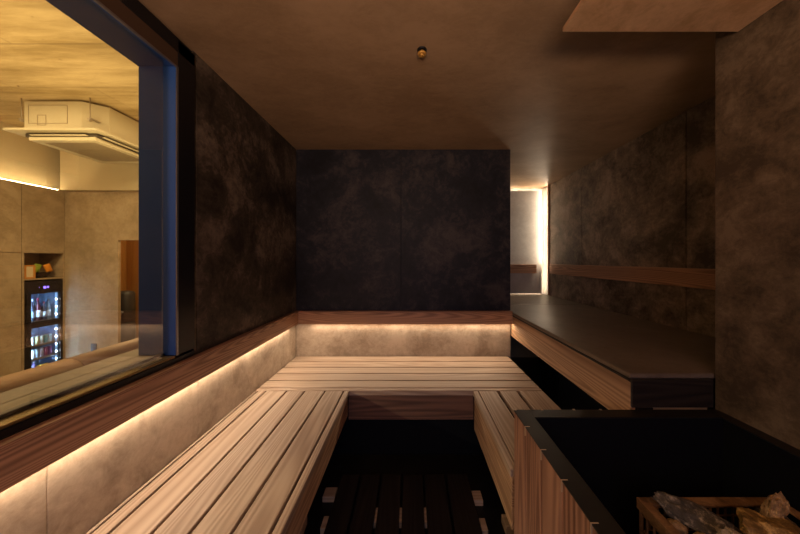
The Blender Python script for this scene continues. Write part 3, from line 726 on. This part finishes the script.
g = link('intake_panel', B((-4.65, -3.84, 3.235, 3.30, 2.705, 2.749), (-4.65, -3.84, 3.95, 4.01, 2.705, 2.749), (-4.65, -4.57, 3.30, 3.95, 2.705, 2.749), (-3.92, -3.84, 3.30, 3.95, 2.705, 2.749), bev=0.004), M['ac_white'], t)
bm = bmesh.new(); y = 3.305
while y < 3.945: box(bm, -4.57, -3.92, y, y+0.010, 2.712, 2.730); y += 0.0185
box(bm, -4.57, -3.92, 3.30, 3.95, 2.730, 2.740)
link('intake_grille', bm, M['ac_grille'], g)
for (x, y) in ((-3.86, 3.26), (-4.70, 3.27)):
    bm = bmesh.new(); lathe(bm, [(0.006, 2.95), (0.006, LZ1-0.001)], (x, y-0.06, 0), 8)
    box(bm, x-0.03, x+0.02, y-0.07, y+0.04, 2.95, 2.957); box(bm, x-0.012, x+0.012, y-0.075, y-0.045, 2.92, 2.95)
    link('hanging_rod', bm, M['shelf_metal'], t)

# ------------------------------------------------------------------ lights
def area(name, loc, rot, sx, sy, power, col):
    l = bpy.data.lights.new(name, 'AREA'); l.shape = 'RECTANGLE'; l.size = sx; l.size_y = sy
    l.energy = power; l.color = col
    o = bpy.data.objects.new(name, l); C.objects.link(o); o.location = loc; o.rotation_euler = rot
    return o
def strip(name, a, b, z, w, axis, tilt, power, col, spread):
    L = b-a
    o = area(name, (0, 0, 0), (0, 0, 0), 1, 1, power, col)
    o.data.spread = math.radians(spread)
    if axis == 'Y': o.location = (w, (a+b)/2, z); o.data.size = 0.010; o.data.size_y = L; o.rotation_euler = (0, -tilt, 0)
    else: o.location = ((a+b)/2, w, z); o.data.size = L; o.data.size_y = 0.010; o.rotation_euler = (-tilt, 0, 0)
    return o
strip('rail_light', -1.2, 2.08, ZR0+0.002, -0.944, 'Y', math.radians(42), 12, WARM, 178)
strip('rail_light', -0.82, 0.822, ZR0+0.002, 2.196, 'X', math.radians(42), 5.6, WARM, 178)
o = area('alcove_corner_light', (1.692, 3.292, 1.68), (0, PI/2, 0), 0.94, 0.010, 6.2, (1.0, 0.78, 0.56))
area('sauna_rear_fill', (-0.45, -1.0, 1.75), (math.radians(78), 0, math.radians(-8)), 0.9, 0.6, 6, (1.0, 0.60, 0.34))  # unseen warm fill added behind the camera for surfaces facing it
# unseen warm lamps added to light the lounge
for i, (x, y) in enumerate(((-2.6, 1.2), (-4.4, 0.6), (-2.6, 3.2), (-4.4, 2.2))):
    area('lounge_fill', (x, y, LZ1-0.03), (0, 0, 0), 0.5, 0.5, 44, (1.0, 0.75, 0.38))
area('lounge_up_fill', (-3.4, 2.2, 1.9), (PI, 0, 0), 1.6, 2.2, 50, (1.0, 0.74, 0.34))  # added upward fill for the lounge, hanging free in the room
area('niche_fill', (-4.4, LY+0.35, 1.97), (0, 0, 0), 0.4, 0.2, 7, (1.0, 0.7, 0.35))  # unseen light added to brighten the orange niche
# unseen cool fill added behind the camera; no doorway is built
area('cool_rear_fill', (0.05, YF+0.03, 1.25), (PI/2, 0, 0), 0.8, 1.7, 7, (0.36, 0.52, 1.0))
area('sauna_ceiling_fill', (0.1, -0.9, 1.3), (PI*0.97, 0, 0), 0.9, 0.5, 48, (1.0, 0.62, 0.35))  # unseen warm upward fill added to brighten the sauna ceiling

w = bpy.data.worlds.new('World'); S.world = w; w.use_nodes = True
w.node_tree.nodes['Background'].inputs[0].default_value = (0.01, 0.01, 0.012, 1)

# ------------------------------------------------------------------ camera
cam = bpy.data.cameras.new('Camera'); co = bpy.data.objects.new('Camera', cam); C.objects.link(co)
co.location = (0, 0, 1.25); co.rotation_euler = (PI/2, 0, 0)
cam.sensor_width = 36; cam.lens = 266/800*36
cam.shift_x = -11/800; cam.shift_y = -7/800
cam.clip_start = 0.01
S.camera = co
S.view_settings.view_transform = 'Standard'; S.view_settings.look = 'None'
S.view_settings.exposure = 0; S.view_settings.gamma = 1; S.view_settings.use_curve_mapping = False
S.cycles.max_bounces = 12; S.cycles.diffuse_bounces = 6; S.cycles.glossy_bounces = 5; S.cycles.transparent_max_bounces = 12
S.cycles.caustics_reflective = False; S.cycles.caustics_refractive = False
S.cycles.sample_clamp_indirect = 4
S.cycles.use_denoising = True
